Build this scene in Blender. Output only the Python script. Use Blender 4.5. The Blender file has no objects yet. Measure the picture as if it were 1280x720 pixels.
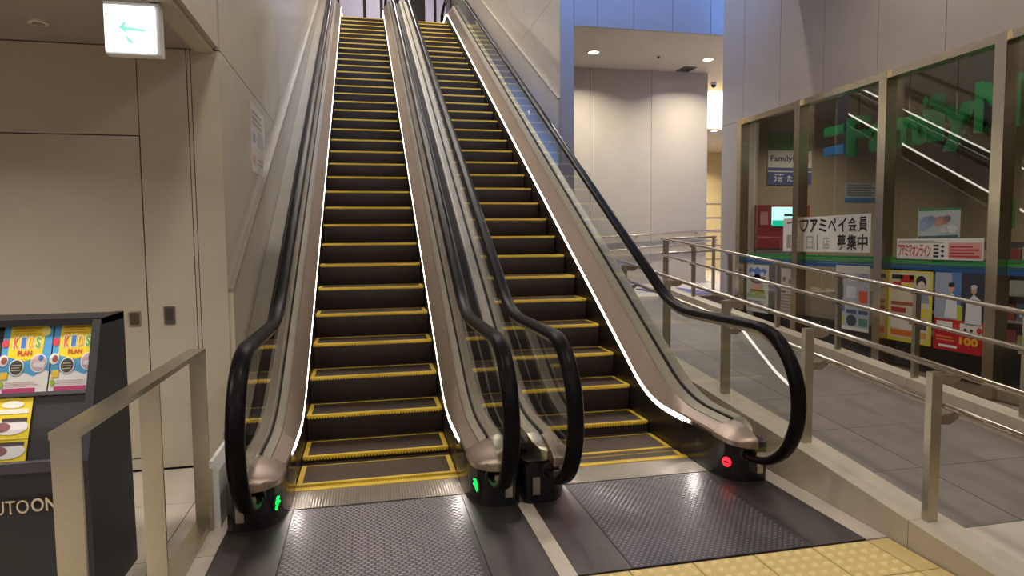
import bpy, bmesh, math, random
from mathutils import Vector, Matrix
random.seed(7)
scene = bpy.context.scene
COL = scene.collection
S30 = math.tan(math.radians(30))

# ------------------------------------------------------------------ camera
F_PX, YAW, PITCH, ROLL = 812.96, 0.21908, -0.07009, -0.00948
CAM = Vector((-0.042, -4.5867, 1.632))
def cam_axes():
    cy, sy, cp, sp = math.cos(YAW), math.sin(YAW), math.cos(PITCH), math.sin(PITCH)
    fw = Vector((sy*cp, cy*cp, sp)); rt = Vector((cy, -sy, 0)); up = rt.cross(fw)
    cr, sr = math.cos(ROLL), math.sin(ROLL)
    return cr*rt+sr*up, -sr*rt+cr*up, fw
RT, UP, FW = cam_axes()
cam_data = bpy.data.cameras.new('camera')
cam = bpy.data.objects.new('camera', cam_data); COL.objects.link(cam)
cam_data.sensor_width = 36.0; cam_data.lens = F_PX/1280*36.0
cam_data.clip_start = 0.05; cam_data.clip_end = 200
M = Matrix((RT, UP, -FW)).transposed().to_4x4(); M.translation = CAM
cam.matrix_world = M
scene.camera = cam
def px(u, v, axis, val):
    """point where the ray of pixel (u, v) meets the world plane axis = val"""
    d = RT*((u-640)/F_PX) + UP*(-(v-360)/F_PX) + FW
    return CAM + d*((val-CAM[axis])/d[axis])

# ------------------------------------------------------------------ light
scene.view_settings.view_transform = 'Standard'
scene.view_settings.look = 'None'
scene.view_settings.gamma = 1.0
scene.view_settings.use_curve_mapping = False
scene.view_settings.exposure = 0.06
scene.cycles.transparent_max_bounces = 32
scene.cycles.max_bounces = 10
world = bpy.data.worlds.new('dusk_sky'); scene.world = world
world.use_nodes = True
bg = world.node_tree.nodes['Background']
bg.inputs[0].default_value = (0.17, 0.35, 0.90, 1); bg.inputs[1].default_value = 4.4

def lamp(loc, power, color=(1, .80, .58), size=.22, aim=(0, 0, -1), spread=140):
    l = bpy.data.lights.new('disk_lamp', 'AREA'); l.shape = 'DISK'; l.size = size
    l.energy = power; l.color = color; l.spread = math.radians(spread)
    o = bpy.data.objects.new('disk_lamp', l); COL.objects.link(o)
    o.location = loc; o.rotation_euler = Vector(aim).to_track_quat('-Z', 'Y').to_euler()
    return o
WARM = (1, .93, .83)
# downlights of the concourse ceiling above and behind the camera
for x, y, w in ((-.4, -4.6, 34), (2.2, -4.6, 34), (-.4, -1.4, 34), (2.2, -1.4, 34), (4.4, -2.6, 20), (4.4, .8, 20), (-.4, -7.4, 30), (3, -7.4, 20)):
    lamp((x, y, 5.20), w, WARM, .5, spread=175)
# lamps added under the low left ceiling to warm the door wall
for x, y in ((-2.4, -1.6), (-4.6, -1.6), (-2.4, -4.4), (-4.6, -4.4)):
    lamp((x, y, 2.97), 38, WARM, .3)
# downlights of the high ceiling over the escalators
for x, y, w in ((-.8, 5.0, 85), (.87, 5.0, 85), (2.7, 5.0, 85), (-.8, 10.0, 115), (.87, 10.0, 115), (2.7, 10.0, 115), (.9, 15.5, 150)):
    lamp((x, y, 11.9), w, WARM, .5, spread=130)

# ------------------------------------------------------------------ materials
def lin(c):
    return tuple(((v/255)/12.92 if v/255 <= .04045 else ((v/255+.055)/1.055)**2.4) for v in c)
MATS = {}
def mat(name, rgb, rough=.5, metal=0.0, noise=.0, nscale=6.0, bump=0.0, bscale=60.0, emit=None, estr=0.0, spec=.5, stretch=None):
    if name in MATS: return MATS[name]
    m = bpy.data.materials.new(name); m.use_nodes = True
    nt = m.node_tree; b = nt.nodes['Principled BSDF']
    c = lin(rgb)
    b.inputs['Base Color'].default_value = (*c, 1); b.inputs['Roughness'].default_value = rough
    b.inputs['Metallic'].default_value = metal; b.inputs['Specular IOR Level'].default_value = spec
    tc = nt.nodes.new('ShaderNodeTexCoord'); mp = nt.nodes.new('ShaderNodeMapping')
    nt.links.new(tc.outputs['Object'], mp.inputs[0])
    if stretch: mp.inputs['Scale'].default_value = stretch
    nz = nt.nodes.new('ShaderNodeTexNoise'); nz.inputs['Scale'].default_value = nscale; nz.inputs['Detail'].default_value = 5
    nt.links.new(mp.outputs[0], nz.inputs['Vector'])
    if noise:
        r = nt.nodes.new('ShaderNodeMapRange'); r.inputs[1].default_value = .3; r.inputs[2].default_value = .7
        r.inputs[3].default_value = 1-noise; r.inputs[4].default_value = 1+noise
        nt.links.new(nz.outputs['Fac'], r.inputs[0])
        mx = nt.nodes.new('ShaderNodeVectorMath'); mx.operation = 'SCALE'; mx.inputs[0].default_value = c
        nt.links.new(r.outputs[0], mx.inputs['Scale']); nt.links.new(mx.outputs[0], b.inputs['Base Color'])
    if bump:
        n2 = nt.nodes.new('ShaderNodeTexNoise'); n2.inputs['Scale'].default_value = bscale
        nt.links.new(mp.outputs[0], n2.inputs['Vector'])
        bp = nt.nodes.new('ShaderNodeBump'); bp.inputs['Strength'].default_value = bump; bp.inputs['Distance'].default_value = .01
        nt.links.new(n2.outputs['Fac'], bp.inputs['Height']); nt.links.new(bp.outputs[0], b.inputs['Normal'])
    if emit:
        b.inputs['Emission Color'].default_value = (*lin(emit), 1); b.inputs['Emission Strength'].default_value = estr
    MATS[name] = m; return m
def ink(rgb):
    return mat('ink_%d_%d_%d' % tuple(rgb), rgb, .55, noise=.04, nscale=40)
def glass_mat(name, tint, k=1.7, rough=0.0):
    m = bpy.data.materials.new(name); m.use_nodes = True; nt = m.node_tree
    nt.nodes.remove(nt.nodes['Principled BSDF'])
    out = nt.nodes['Material Output']
    tr = nt.nodes.new('ShaderNodeBsdfTransparent'); tr.inputs[0].default_value = (*tint, 1)
    gl = nt.nodes.new('ShaderNodeBsdfGlossy'); gl.inputs['Roughness'].default_value = rough
    fr = nt.nodes.new('ShaderNodeFresnel'); fr.inputs[0].default_value = 1.5
    ge = nt.nodes.new('ShaderNodeNewGeometry')
    sb = nt.nodes.new('ShaderNodeMath'); sb.operation = 'SUBTRACT'; sb.inputs[0].default_value = 1
    nt.links.new(ge.outputs['Backfacing'], sb.inputs[1])
    mu = nt.nodes.new('ShaderNodeMath'); mu.operation = 'MULTIPLY'
    nt.links.new(fr.outputs[0], mu.inputs[0]); nt.links.new(sb.outputs[0], mu.inputs[1])
    m2 = nt.nodes.new('ShaderNodeMath'); m2.operation = 'MULTIPLY'; m2.inputs[1].default_value = k; m2.use_clamp = True
    nt.links.new(mu.outputs[0], m2.inputs[0])
    mx = nt.nodes.new('ShaderNodeMixShader'); nt.links.new(m2.outputs[0], mx.inputs[0])
    nt.links.new(tr.outputs[0], mx.inputs[1]); nt.links.new(gl.outputs[0], mx.inputs[2]); nt.links.new(mx.outputs[0], out.inputs[0])
    MATS[name] = m; return m
def dot_mat(name, rgb, pitch, rough, metal, strength, bright):
    """metal plate with a regular grid of raised studs"""
    m = bpy.data.materials.new(name); m.use_nodes = True; nt = m.node_tree; b = nt.nodes['Principled BSDF']
    tc = nt.nodes.new('ShaderNodeTexCoord'); sc = nt.nodes.new('ShaderNodeVectorMath'); sc.operation = 'SCALE'
    sc.inputs['Scale'].default_value = 1/pitch; nt.links.new(tc.outputs['Object'], sc.inputs[0])
    fr = nt.nodes.new('ShaderNodeVectorMath'); fr.operation = 'FRACTION'; nt.links.new(sc.outputs[0], fr.inputs[0])
    su = nt.nodes.new('ShaderNodeVectorMath'); su.operation = 'SUBTRACT'; su.inputs[1].default_value = (.5, .5, 0)
    nt.links.new(fr.outputs[0], su.inputs[0])
    mk = nt.nodes.new('ShaderNodeVectorMath'); mk.operation = 'MULTIPLY'; mk.inputs[1].default_value = (1, 1, 0)
    nt.links.new(su.outputs[0], mk.inputs[0])
    le = nt.nodes.new('ShaderNodeVectorMath'); le.operation = 'LENGTH'; nt.links.new(mk.outputs[0], le.inputs[0])
    mr = nt.nodes.new('ShaderNodeMapRange'); mr.inputs[1].default_value = .42; mr.inputs[2].default_value = .22
    nt.links.new(le.outputs['Value'], mr.inputs[0])
    bp = nt.nodes.new('ShaderNodeBump'); bp.inputs['Strength'].default_value = strength; bp.inputs['Distance'].default_value = .004
    nt.links.new(mr.outputs[0], bp.inputs['Height']); nt.links.new(bp.outputs[0], b.inputs['Normal'])
    mx = nt.nodes.new('ShaderNodeMix'); mx.data_type = 'RGBA'
    c = lin(rgb); mx.inputs['A'].default_value = (*c, 1); mx.inputs['B'].default_value = (*[v*bright for v in c], 1)
    nt.links.new(mr.outputs[0], mx.inputs['Factor']); nt.links.new(mx.outputs['Result'], b.inputs['Base Color'])
    b.inputs['Roughness'].default_value = rough; b.inputs['Metallic'].default_value = metal
    MATS[name] = m; return m
def rib_mat(name, rgb, rough, metal, freq=110, strength=.5):
    m = bpy.data.materials.new(name); m.use_nodes = True; nt = m.node_tree; b = nt.nodes['Principled BSDF']
    tc = nt.nodes.new('ShaderNodeTexCoord'); w = nt.nodes.new('ShaderNodeTexWave'); w.inputs['Scale'].default_value = freq/3.14159
    nt.links.new(tc.outputs['Object'], w.inputs['Vector'])
    bp = nt.nodes.new('ShaderNodeBump'); bp.inputs['Strength'].default_value = strength; bp.inputs['Distance'].default_value = .004
    nt.links.new(w.outputs['Fac'], bp.inputs['Height']); nt.links.new(bp.outputs[0], b.inputs['Normal'])
    nz = nt.nodes.new('ShaderNodeTexNoise'); nz.inputs['Scale'].default_value = 9; nt.links.new(tc.outputs['Object'], nz.inputs['Vector'])
    mx = nt.nodes.new('ShaderNodeMix'); mx.data_type = 'RGBA'; c = lin(rgb)
    mx.inputs['A'].default_value = (*[v*.75 for v in c], 1); mx.inputs['B'].default_value = (*[v*1.25 for v in c], 1)
    nt.links.new(nz.outputs['Fac'], mx.inputs['Factor']); nt.links.new(mx.outputs['Result'], b.inputs['Base Color'])
    b.inputs['Roughness'].default_value = rough; b.inputs['Metallic'].default_value = metal
    MATS[name] = m; return m

m_wall = mat('beige_wall_panel', (182, 171, 153), .25, noise=.03, nscale=3)
m_wallgrey = mat('grey_wall_panel', (168, 160, 156), .45, noise=.03, nscale=3)
m_groove = mat('groove_dark', (60, 52, 46), .7, noise=.1)
m_ceil = mat('ceiling_paint', (150, 140, 132), .7, noise=.03)
m_soffit = mat('soffit_paint', (205, 195, 180), .7, noise=.02)
m_steel = mat('brushed_steel', (192, 185, 166), .32, 1.0, noise=.06, nscale=20, bump=.06, bscale=160, stretch=(8, 1, 8))
m_deck = mat('deck_steel', (168, 150, 138), .42, 1.0, noise=.05, nscale=12, bump=.04, bscale=120, stretch=(10, 1, 10))
m_outer = mat('satin_outer_deck', (176, 168, 152), .5, .35, noise=.05, nscale=10)
m_trim = mat('darker_beige_trim', (132, 122, 108), .5, noise=.04)  # a little darker than the wall panels
m_rail = mat('satin_tube_steel', (196, 186, 172), .22, 1.0, noise=.05, nscale=30)
m_black = mat('black_gloss_plastic', (22, 20, 21), .18, noise=.2, nscale=20)
m_rubber = mat('black_handrail_rubber', (17, 15, 17), .34, noise=.2, nscale=30, spec=.2)
m_rubber.node_tree.nodes['Principled BSDF'].inputs['IOR'].default_value = 1.25
m_skirt = mat('dark_skirt_panel', (38, 30, 26), .38, .3, noise=.1, nscale=8)
m_tread = rib_mat('ribbed_step_tread', (88, 74, 66), .45, .7)
m_riser = rib_mat('ribbed_step_riser', (50, 40, 36), .5, .5)
m_yellow = mat('yellow_step_paint', (206, 172, 44), .5, noise=.08, nscale=60, bump=.2, bscale=200)
m_led = mat('white_light_strip', (255, 250, 240), .5, emit=(255, 246, 232), estr=9.0)
m_plate = mat('studded_landing_plate', (92, 87, 91), .42, .8, noise=.1, nscale=5)
m_stud = mat('pale_stud_metal', (140, 135, 138), .36, .9, noise=.06, nscale=9)  # studs lighter than the plate
m_plate_plain = mat('fine_landing_plate', (102, 95, 96), .38, .85, noise=.08, nscale=5, bump=.25, bscale=260)
m_comb = dot_mat('comb_plate_metal', (150, 140, 132), .018, .3, .9, .7, 1.5)
m_floor = mat('light_floor_tile', (196, 184, 170), .42, noise=.06, nscale=4, bump=.03, bscale=30)
m_joint = mat('floor_joint', (120, 110, 100), .8, noise=.1)
m_ramp = mat('grey_ramp_stone', (122, 115, 110), .5, noise=.10, nscale=5, bump=.08, bscale=60)
m_stone = mat('pale_kerb_stone', (190, 178, 160), .6, noise=.07, nscale=6, bump=.06, bscale=50)
m_tact = mat('yellow_tactile_tile', (204, 180, 118), .6, noise=.07, nscale=10, bump=.1, bscale=80)
m_dotp = mat('pale_tactile_dot', (226, 202, 140), .6, noise=.04)
m_glass = glass_mat('balustrade_glass', (.965, .98, .968), 1.4)
m_win = glass_mat('shop_glass', (.86, .88, .88), 2.0)
m_acr = glass_mat('clear_acrylic', (.92, .92, .92), 1.2)
m_mull = mat('mullion_steel', (205, 192, 168), .25, 1.0, noise=.04, nscale=20)
m_stand = mat('black_stand_board', (34, 33, 36), .5, noise=.1, nscale=30)
m_shadow = mat('dark_recess', (24, 21, 20), .8, noise=.1)
m_storewall = mat('shop_wall', (150, 138, 112), .8, noise=.03)
m_storefloor = mat('shop_floor', (120, 110, 98), .5, noise=.05)
m_green = mat('green_sign_letter', (18, 112, 52), .45, noise=.05)
m_blue = mat('blue_sign_bar', (50, 120, 185), .45, noise=.05)
m_paper = mat('white_paper', (226, 222, 214), .7, noise=.02)
m_greenled = mat('green_indicator', (0, 200, 60), .5, emit=(0, 235, 70), estr=3.0)
m_redled = mat('red_indicator', (220, 20, 30), .5, emit=(255, 25, 40), estr=4.0)
m_exit = mat('lit_exit_panel', (255, 255, 255), .5, emit=(238, 250, 255), estr=2.2)
m_exitgreen = mat('pale_green_exit_mark', (150, 230, 205), .5, emit=(150, 235, 215), estr=.9)
m_lampface = mat('lit_lamp_face', (255, 240, 215), .5, emit=(255, 236, 205), estr=14.0)
m_glow = mat('lit_ceiling_cove', (255, 235, 190), .5, emit=(255, 226, 165), estr=3.2)
m_white = mat('white_plastic', (215, 212, 208), .4, noise=.02)
m_lav = mat('lavender_wall', (190, 184, 204), .6, noise=.04)

# ------------------------------------------------------------------ mesh helpers
class MB:
    def __init__(s): s.v = []; s.f = []; s.smooth = False
    def add(s, vs, fs):
        n = len(s.v); s.v += [tuple(v) for v in vs]; s.f += [tuple(i+n for i in f) for f in fs]; return s
    def box(s, x0, x1, y0, y1, z0, z1):
        vs = [(x, y, z) for x in (x0, x1) for y in (y0, y1) for z in (z0, z1)]
        return s.add(vs, [(0, 1, 3, 2), (4, 6, 7, 5), (0, 4, 5, 1), (2, 3, 7, 6), (0, 2, 6, 4), (1, 5, 7, 3)])
    def prism(s, pts, axis, a, b):
        """outline in the two other axes (cyclic order x,y,z without axis), extruded from a to b"""
        def mk(p, t):
            q = list(p); q.insert(axis, t); return q
        n = len(pts)
        vs = [mk(p, a) for p in pts] + [mk(p, b) for p in pts]
        fs = [tuple(range(n))[::-1], tuple(range(n, 2*n))] + [(i, (i+1) % n, n+(i+1) % n, n+i) for i in range(n)]
        return s.add(vs, fs)
    def tube(s, path, r, seg=10, cap=True):
        path = [Vector(p) for p in path]; rings = []
        prev = None
        for i, p in enumerate(path):
            t = (path[min(i+1, len(path)-1)] - path[max(i-1, 0)]).normalized()
            a = prev if prev is not None else (Vector((0, 0, 1)) if abs(t.z) < .9 else Vector((1, 0, 0)))
            a = (a - t*a.dot(t)).normalized(); prev = a; b = t.cross(a)
            rings.append([p + a*(r*math.cos(2*math.pi*k/seg)) + b*(r*math.sin(2*math.pi*k/seg)) for k in range(seg)])
        vs = [v for ring in rings for v in ring]; fs = []
        for i in range(len(path)-1):
            for k in range(seg):
                fs.append((i*seg+k, i*seg+(k+1) % seg, (i+1)*seg+(k+1) % seg, (i+1)*seg+k))
        if cap: fs += [tuple(range(seg))[::-1], tuple(range((len(path)-1)*seg, len(path)*seg))]
        s.smooth = True
        return s.add(vs, fs)
    def loft(s, rows, closed=False):
        """rows of equal length joined into a skin"""
        n = len(rows[0]); vs = [v for r in rows for v in r]; fs = []
        for i in range(len(rows)-1):
            for k in range(n if closed else n-1):
                fs.append((i*n+k, i*n+(k+1) % n, (i+1)*n+(k+1) % n, (i+1)*n+k))
        if closed: fs += [tuple(range(n))[::-1], tuple(range((len(rows)-1)*n, len(rows)*n))]
        return s.add(vs, fs)
    def mesh(s, name, m):
        me = bpy.data.meshes.new(name); me.from_pydata(s.v, [], s.f); me.materials.append(m)
        bm = bmesh.new(); bm.from_mesh(me); bmesh.ops.recalc_face_normals(bm, faces=bm.faces); bm.to_mesh(me); bm.free()
        if s.smooth:
            for p in me.polygons: p.use_smooth = True
            me.set_sharp_from_angle(angle=math.radians(40))
        return me
    def build(s, name, m, parent=None):
        return link(name, s.mesh(name, m), parent)
def link(name, me, parent=None):
    o = bpy.data.objects.new(name, me); COL.objects.link(o)
    if parent is not None:
        o.parent = parent
        o.matrix_parent_inverse = parent_inv(parent)
    return o
def parent_inv(p):
    # parts are modelled in world coordinates, so only a displaced root needs undoing
    return Matrix.Translation(p.location).inverted() if p.parent is None else Matrix.Identity(4)
def thing(name, label, cat, loc=(0, 0, 0), group=None):
    o = bpy.data.objects.new(name, None); COL.objects.link(o); o.location = loc
    o.empty_display_size = .1
    o['label'] = label; o['category'] = cat
    if group: o['group'] = group
    return o
def tag(o, label, cat, group=None):
    o['label'] = label; o['category'] = cat
    if group: o['group'] = group
    return o
def struct(o): o['kind'] = 'structure'; return o
def struct_empty(name, loc=(0, 0, 0)):
    o = bpy.data.objects.new(name, None); COL.objects.link(o); o.location = loc; o['kind'] = 'structure'; return o
def box(name, b, m, parent=None): return MB().box(*b).build(name, m, parent)

_fonts = {}
def text_verts(body, bold=0.0):
    cu = bpy.data.curves.new('txt', 'FONT'); cu.body = body; cu.size = 1; cu.resolution_u = 3; cu.offset = bold
    ob = bpy.data.objects.new('txt', cu); COL.objects.link(ob)
    dg = bpy.context.evaluated_depsgraph_get(); me = bpy.data.meshes.new_from_object(ob.evaluated_get(dg))
    vs = [v.co.copy() for v in me.vertices]; fs = [tuple(p.vertices) for p in me.polygons]
    bpy.data.objects.remove(ob); bpy.data.curves.remove(cu); bpy.data.meshes.remove(me)
    return vs, fs
class Sheet:
    """a flat printed sheet: corner O, full-width vector U, full-height vector V, outward normal N"""
    def __init__(s, name, label, cat, O, U, V, N, m, group=None, thick=.003):
        s.O, s.U, s.V, s.N = Vector(O), Vector(U), Vector(V), Vector(N).normalized(); s.th = thick; s.k = 0
        s.root = thing(name, label, cat, s.O+s.U*.5, group)
        mb = MB(); P = [s.O, s.O+s.U, s.O+s.U+s.V, s.O+s.V]
        mb.add([p for p in P]+[p+s.N*thick for p in P], [(3, 2, 1, 0), (4, 5, 6, 7), (0, 1, 5, 4), (1, 2, 6, 5), (2, 3, 7, 6), (3, 0, 4, 7)])
        s.sheet = mb.build('sheet', m, s.root)
    def at(s, u, v, lay): return s.O + s.U*u + s.V*v + s.N*(s.th+.0012*lay)
    def poly(s, pts, m, lay=1, name='print_block'):
        n = len(pts); lo = [s.at(u, v, 0) for u, v in pts]; hi = [s.at(u, v, lay) for u, v in pts]
        mb = MB(); mb.add(lo+hi, [tuple(range(n))[::-1], tuple(range(n, 2*n))]+[(i, (i+1) % n, n+(i+1) % n, n+i) for i in range(n)])
        return mb.build(name, m, s.root)
    def rect(s, u0, v0, u1, v1, m, lay=1, name='print_block'): return s.poly([(u0, v0), (u1, v0), (u1, v1), (u0, v1)], m, lay, name)
    def disc(s, u, v, ru, rv, m, lay=1, name='print_circle', n=20):
        return s.poly([(u+ru*math.cos(2*math.pi*k/n), v+rv*math.sin(2*math.pi*k/n)) for k in range(n)], m, lay, name)
    def text(s, body, u0, v0, u1, v1, m, lay=2, bold=.015, name='lettering'):
        vs, fs = text_verts(body, bold)
        if not vs: return
        xs = [v.x for v in vs]; ys = [v.y for v in vs]; x0, x1, y0, y1 = min(xs), max(xs), min(ys), max(ys)
        P = [s.at(u0+(v.x-x0)/(x1-x0+1e-9)*(u1-u0), v0+(v.y-y0)/(y1-y0+1e-9)*(v1-v0), lay) for v in vs]
        me = bpy.data.meshes.new(name); me.from_pydata([tuple(p) for p in P], [], fs); me.materials.append(m)
        return link(name, me, s.root)
    def lines(s, u0, v0, u1, v1, n, m, lay=2, fill=.5, name='fine_print'):
        mb = MB(); h = (v1-v0)/n
        for i in range(n):
            e = u1-(u1-u0)*random.uniform(0, .25)
            q = [(u0, v0+i*h), (e, v0+i*h), (e, v0+i*h+h*fill), (u0, v0+i*h+h*fill)]
            mb.add([s.at(u, v, lay) for u, v in q], [(0, 1, 2, 3)])
        return mb.build(name, m, s.root)

# ------------------------------------------------------------------ the setting
XL, XR, YD = -1.04, 2.95, 0.5          # wall beside left escalator, wall beside right one, door wall
XS = 5.5                               # shop front
ZT = 7.7                               # upper floor
# floor
floor = box('floor', (-7, 9.5, -9, 12, -.3, -.02), m_joint); struct(floor)
def tile(x0, x1, y0, y1, m=m_floor, z0=-.05, z1=0.0, name='floor_tile', g=.003):
    return box(name, (x0+g, x1-g, y0+g, y1-g, z0, z1), m, floor)
xj = [-1.15-.8*k for k in range(7)]
yj = [YD, -.20, -1.0, -1.8, -2.6, -3.4, -4.2, -5.0, -5.8]
for i in range(len(xj)-1):
    for j in range(len(yj)-1): tile(xj[i+1], xj[i], yj[j+1], yj[j])
for j in range(len(yj)-1): tile(-1.15, -.86, yj[j+1], yj[j])
tile(2.575, 2.715, -1.65, -.5); tile(2.575, 2.715, -.5, .6)
# yellow tactile rows in front of the landing plates
def tactile_mesh(w, d):
    mb = MB(); mb.box(.003, w-.003, -d+.003, -.003, -.05, 0)
    return mb.mesh('tactile_tile', m_tact)
def dots_mesh(w, d, n):
    mb = MB()
    for i in range(n):
        for j in range(n):
            cx, cy = w*(i+.5)/n, -d*(j+.5)/n
            ra, rb, k = .021, .012, 8
            lo = [(cx+ra*math.cos(6.2832*t/k), cy+ra*math.sin(6.2832*t/k), 0) for t in range(k)]
            hi = [(cx+rb*math.cos(6.2832*t/k), cy+rb*math.sin(6.2832*t/k), .007) for t in range(k)]
            mb.add(lo+hi, [tuple(range(k, 2*k))]+[(t, (t+1) % k, k+(t+1) % k, k+t) for t in range(k)])
    return mb.mesh('tactile_dots', m_dotp)
TW = .345
tm, dm = tactile_mesh(TW, .34), dots_mesh(TW, .34, 5)
tm2 = tactile_mesh(.135, .34)
for r in range(2):
    for i in range(9):
        o = link('tactile_tile', tm, floor); o.location = (2.57-TW*(i+1), -1.66-.34*r, 0)
        d = link('tactile_dots', dm, o); d.location = (0, 0, 0)
    o = link('tactile_tile', tm2, floor); o.location = (2.57, -1.66-.34*r, 0)
for r in range(4):
    for i in range(5):
        tile(2.705-.8*(i+1), 2.705-.8*i, -2.34-.8*(r+1), -2.34-.8*r)

# left wall along the escalator, built of panels with open joints
def panel_wall_x(name, x, face, ys, zs, m, thick=.04, clip=None, back=None):
    w = box(name, back, m_groove); struct(w)
    for i in range(len(ys)-1):
        for j in range(len(zs)-1):
            b = (x-thick, x, ys[i]+.004, ys[i+1]-.004, zs[j]+.004, zs[j+1]-.004) if face > 0 else (x, x+thick, ys[i]+.004, ys[i+1]-.004, zs[j]+.004, zs[j+1]-.004)
            box('wall_panel', b, m, w)
    return w
wl = panel_wall_x('wall_left', XL, 1, [YD+.05, 3.9, 7.3, 10.7, 14.1, 17.9], [0, 3.03, 6.06, 9.09, 11.98], m_wall, back=(XL-.30, XL-.035, YD+.06, 17.9, 0, 11.98))
def slope_clad(name, x0, x1, ya, yb, za, zb, drop, m, parent):
    return MB().prism([(ya, za), (yb, zb), (yb, zb-drop), (ya, za-drop)], 0, x0, x1).build(name, m, parent)
# lower sloping cladding strip that follows the escalator
slope_clad('sloping_cladding', XL, XL+.035, YD+.01, 15.0, 1.285, 9.05, 1.20, m_wall, wl)
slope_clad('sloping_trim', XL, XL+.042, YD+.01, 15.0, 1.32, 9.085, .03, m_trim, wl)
# fascia over the door side, coplanar with the left wall
wf = box('wall_fascia', (XL-.30, XL-.035, -9, YD, 3.03, 5.3), m_groove); struct(wf)
for a, b in ((-8.9, -5.6), (-5.6, -2.4), (-2.4, YD)):
    box('fascia_panel', (XL-.06, XL, a+.004, b-.004, 3.03, 5.28), m_wall, wf)
# low ceiling left
cl = box('ceiling_low', (-7, XL-.18, -9, YD+.3, 3.02, 3.25), m_ceil); struct(cl)
box('ceiling_edge_trim', (XL-.165, XL-.035, -9, YD, 3.0, 3.03), m_wall, cl)
box('ceiling_shadow_gap', (XL-.18, XL-.165, -9, YD, 3.016, 3.03), m_shadow, cl)
# wall with the flush door
wd = box('wall_door', (-7, XL-.04, YD+.03, YD+.3, 0, 3.02), mat('wall_joint', (74, 66, 58), .8, noise=.1)); struct(wd)
def dpan(name, x0, x1, z0, z1, m=m_wall): return box(name, (x0, x1, YD, YD+.05, z0, z1), m, wd)
dpan('wall_panel', -1.225, XL, .015, 3.012)
dpan('joint_cover', -1.252, -1.231, .015, 3.012)
dpan('wall_panel', -1.575, -1.258, .015, 3.012)
dpan('wall_panel', -7, -1.581, 2.406, 3.012)
dr = box('door_1', (-3.4, -1.583, YD-.002, YD+.028, .10, 2.398), m_wall); struct(dr)
dpan('wall_panel', -7, -3.41, .015, 2.4)
dpan('door_kick_panel', -3.4, -1.583, .015, .092)
ph = MB()
ph.box(-1.705, -1.695, YD-.008, YD-.002, 1.06, 1.165).box(-1.635, -1.625, YD-.008, YD-.002, 1.06, 1.165)
ph.box(-1.695, -1.635, YD-.008, YD-.002, 1.155, 1.165).box(-1.695, -1.635, YD-.008, YD-.002, 1.06, 1.07)
h = ph.build('flush_pull', m_steel, dr); box('pull_recess', (-1.695, -1.635, YD-.004, YD-.002, 1.07, 1.155), mat('olive_recess', (96, 86, 66), .4, .6), dr)
kb = thing('key_switch_box', 'small square metal switch plate set in the wall right of the flush door', 'switch', (-1.437, YD, 1.07))
box('cover', (-1.472, -1.402, YD-.012, YD, 1.07, 1.195), mat('grey_plate', (120, 112, 104), .35, .7), kb)
box('slot', (-1.458, -1.416, YD-.015, YD-.012, 1.10, 1.18), mat('grey_plate_dark', (86, 80, 76), .4, .6), kb)

# right wall beside the right escalator
wr = panel_wall_x('wall_right', XR, -1, [5.28, 9.0, 12.6, 17.9], [0, 2.75, 5.5, 8.25, 11.98], m_wall, back=(XR+.035, XR+.2, 5.28, 17.9, 0, 11.98))
slope_clad('sloping_cladding', XR-.035, XR, 5.29, 15.0, 3.83, 9.41, 1.2, m_wall, wr)
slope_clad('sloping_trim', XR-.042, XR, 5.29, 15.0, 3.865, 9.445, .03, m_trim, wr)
box('wall_end_panel', (XR+.005, XR+.215, 5.255, 5.30, 0, 8.6), m_wallgrey, wr)
# bulkhead fascia and soffit over the passage
bk = box('wall_bulkhead', (3.17, 9.0, 5.31, 5.5, 4.98, 8.6), m_groove); struct(bk)
xs = [3.17, 3.56, 4.16, 4.83, 5.5, 6.2]
for a, b in zip(xs, xs[1:]):
    for z0, z1 in ((4.97, 6.6), (6.6, 8.6)): box('fascia_panel', (a+.004, b-.004, 5.27, 5.31, z0+.002, z1-.004), m_wallgrey, bk)
sof = box('ceiling_soffit', (3.17, 9.0, 5.31, 8.9, 4.97, 5.2), m_soffit); struct(sof)
# passage back wall
pb = box('wall_back', (3.15, 6.74, 7.60, 7.85, 0, 4.97), m_groove); struct(pb)
for a, b in ((3.15, 4.24), (4.24, 5.52), (5.52, 6.74)): box('wall_panel', (a+.004, b-.004, 7.56, 7.61, .76, 4.965), m_wall, pb)
box('wall_plinth', (3.15, 6.74, 7.55, 7.565, .76, .86), m_wall, pb)
# corridor beyond
cb = box('wall_corridor', (6.6, 12, 12.4, 12.6, 0, 5.2), mat('corridor_wall', (214, 194, 150), .7, noise=.03)); struct(cb)
c2 = box('ceiling_corridor', (6.0, 12, 8.95, 12.6, 4.118, 4.4), m_soffit); struct(c2)
cr_ = box('wall_corridor_side', (10.2, 10.4, 5.5, 12.4, 0, 5.0), m_wall); struct(cr_)

for x, y in ((7.6, 10.2), (8.8, 11.2)): lamp((x, y, 4.09), 60, (1, .86, .62), .2)  # extra lamps added to brighten the corridor wall
# upper landing
uf = box('floor_upper', (XL, XR, 14.7, 17.9, ZT-.4, ZT), m_floor); struct(uf)
ub = box('wall_upper', (-3, 6, 17.9, 18.2, ZT-.5, 12), m_shadow); struct(ub)
for a, b in ((-1.0, .09), (.09, .63), (.63, 1.10), (2.02, 2.4), (2.4, 2.95)):
    box('wall_panel', (a+.05, b-.05, 17.85, 17.92, ZT+.45, 11.9), m_lav, ub)
# high ceiling and concourse ceiling
hc = box('ceiling_high', (-1.4, 3.4, 2.6, 18.2, 12.0, 12.2), mat('dark_high_ceiling', (72, 70, 70), .8, noise=.05)); struct(hc)
cc = box('ceiling_concourse', (XL-.02, XS, -9, 3.2, 5.25, 5.5), m_soffit); struct(cc)  # unseen slab, extended forward to keep blue sky light off the ramp
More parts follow.
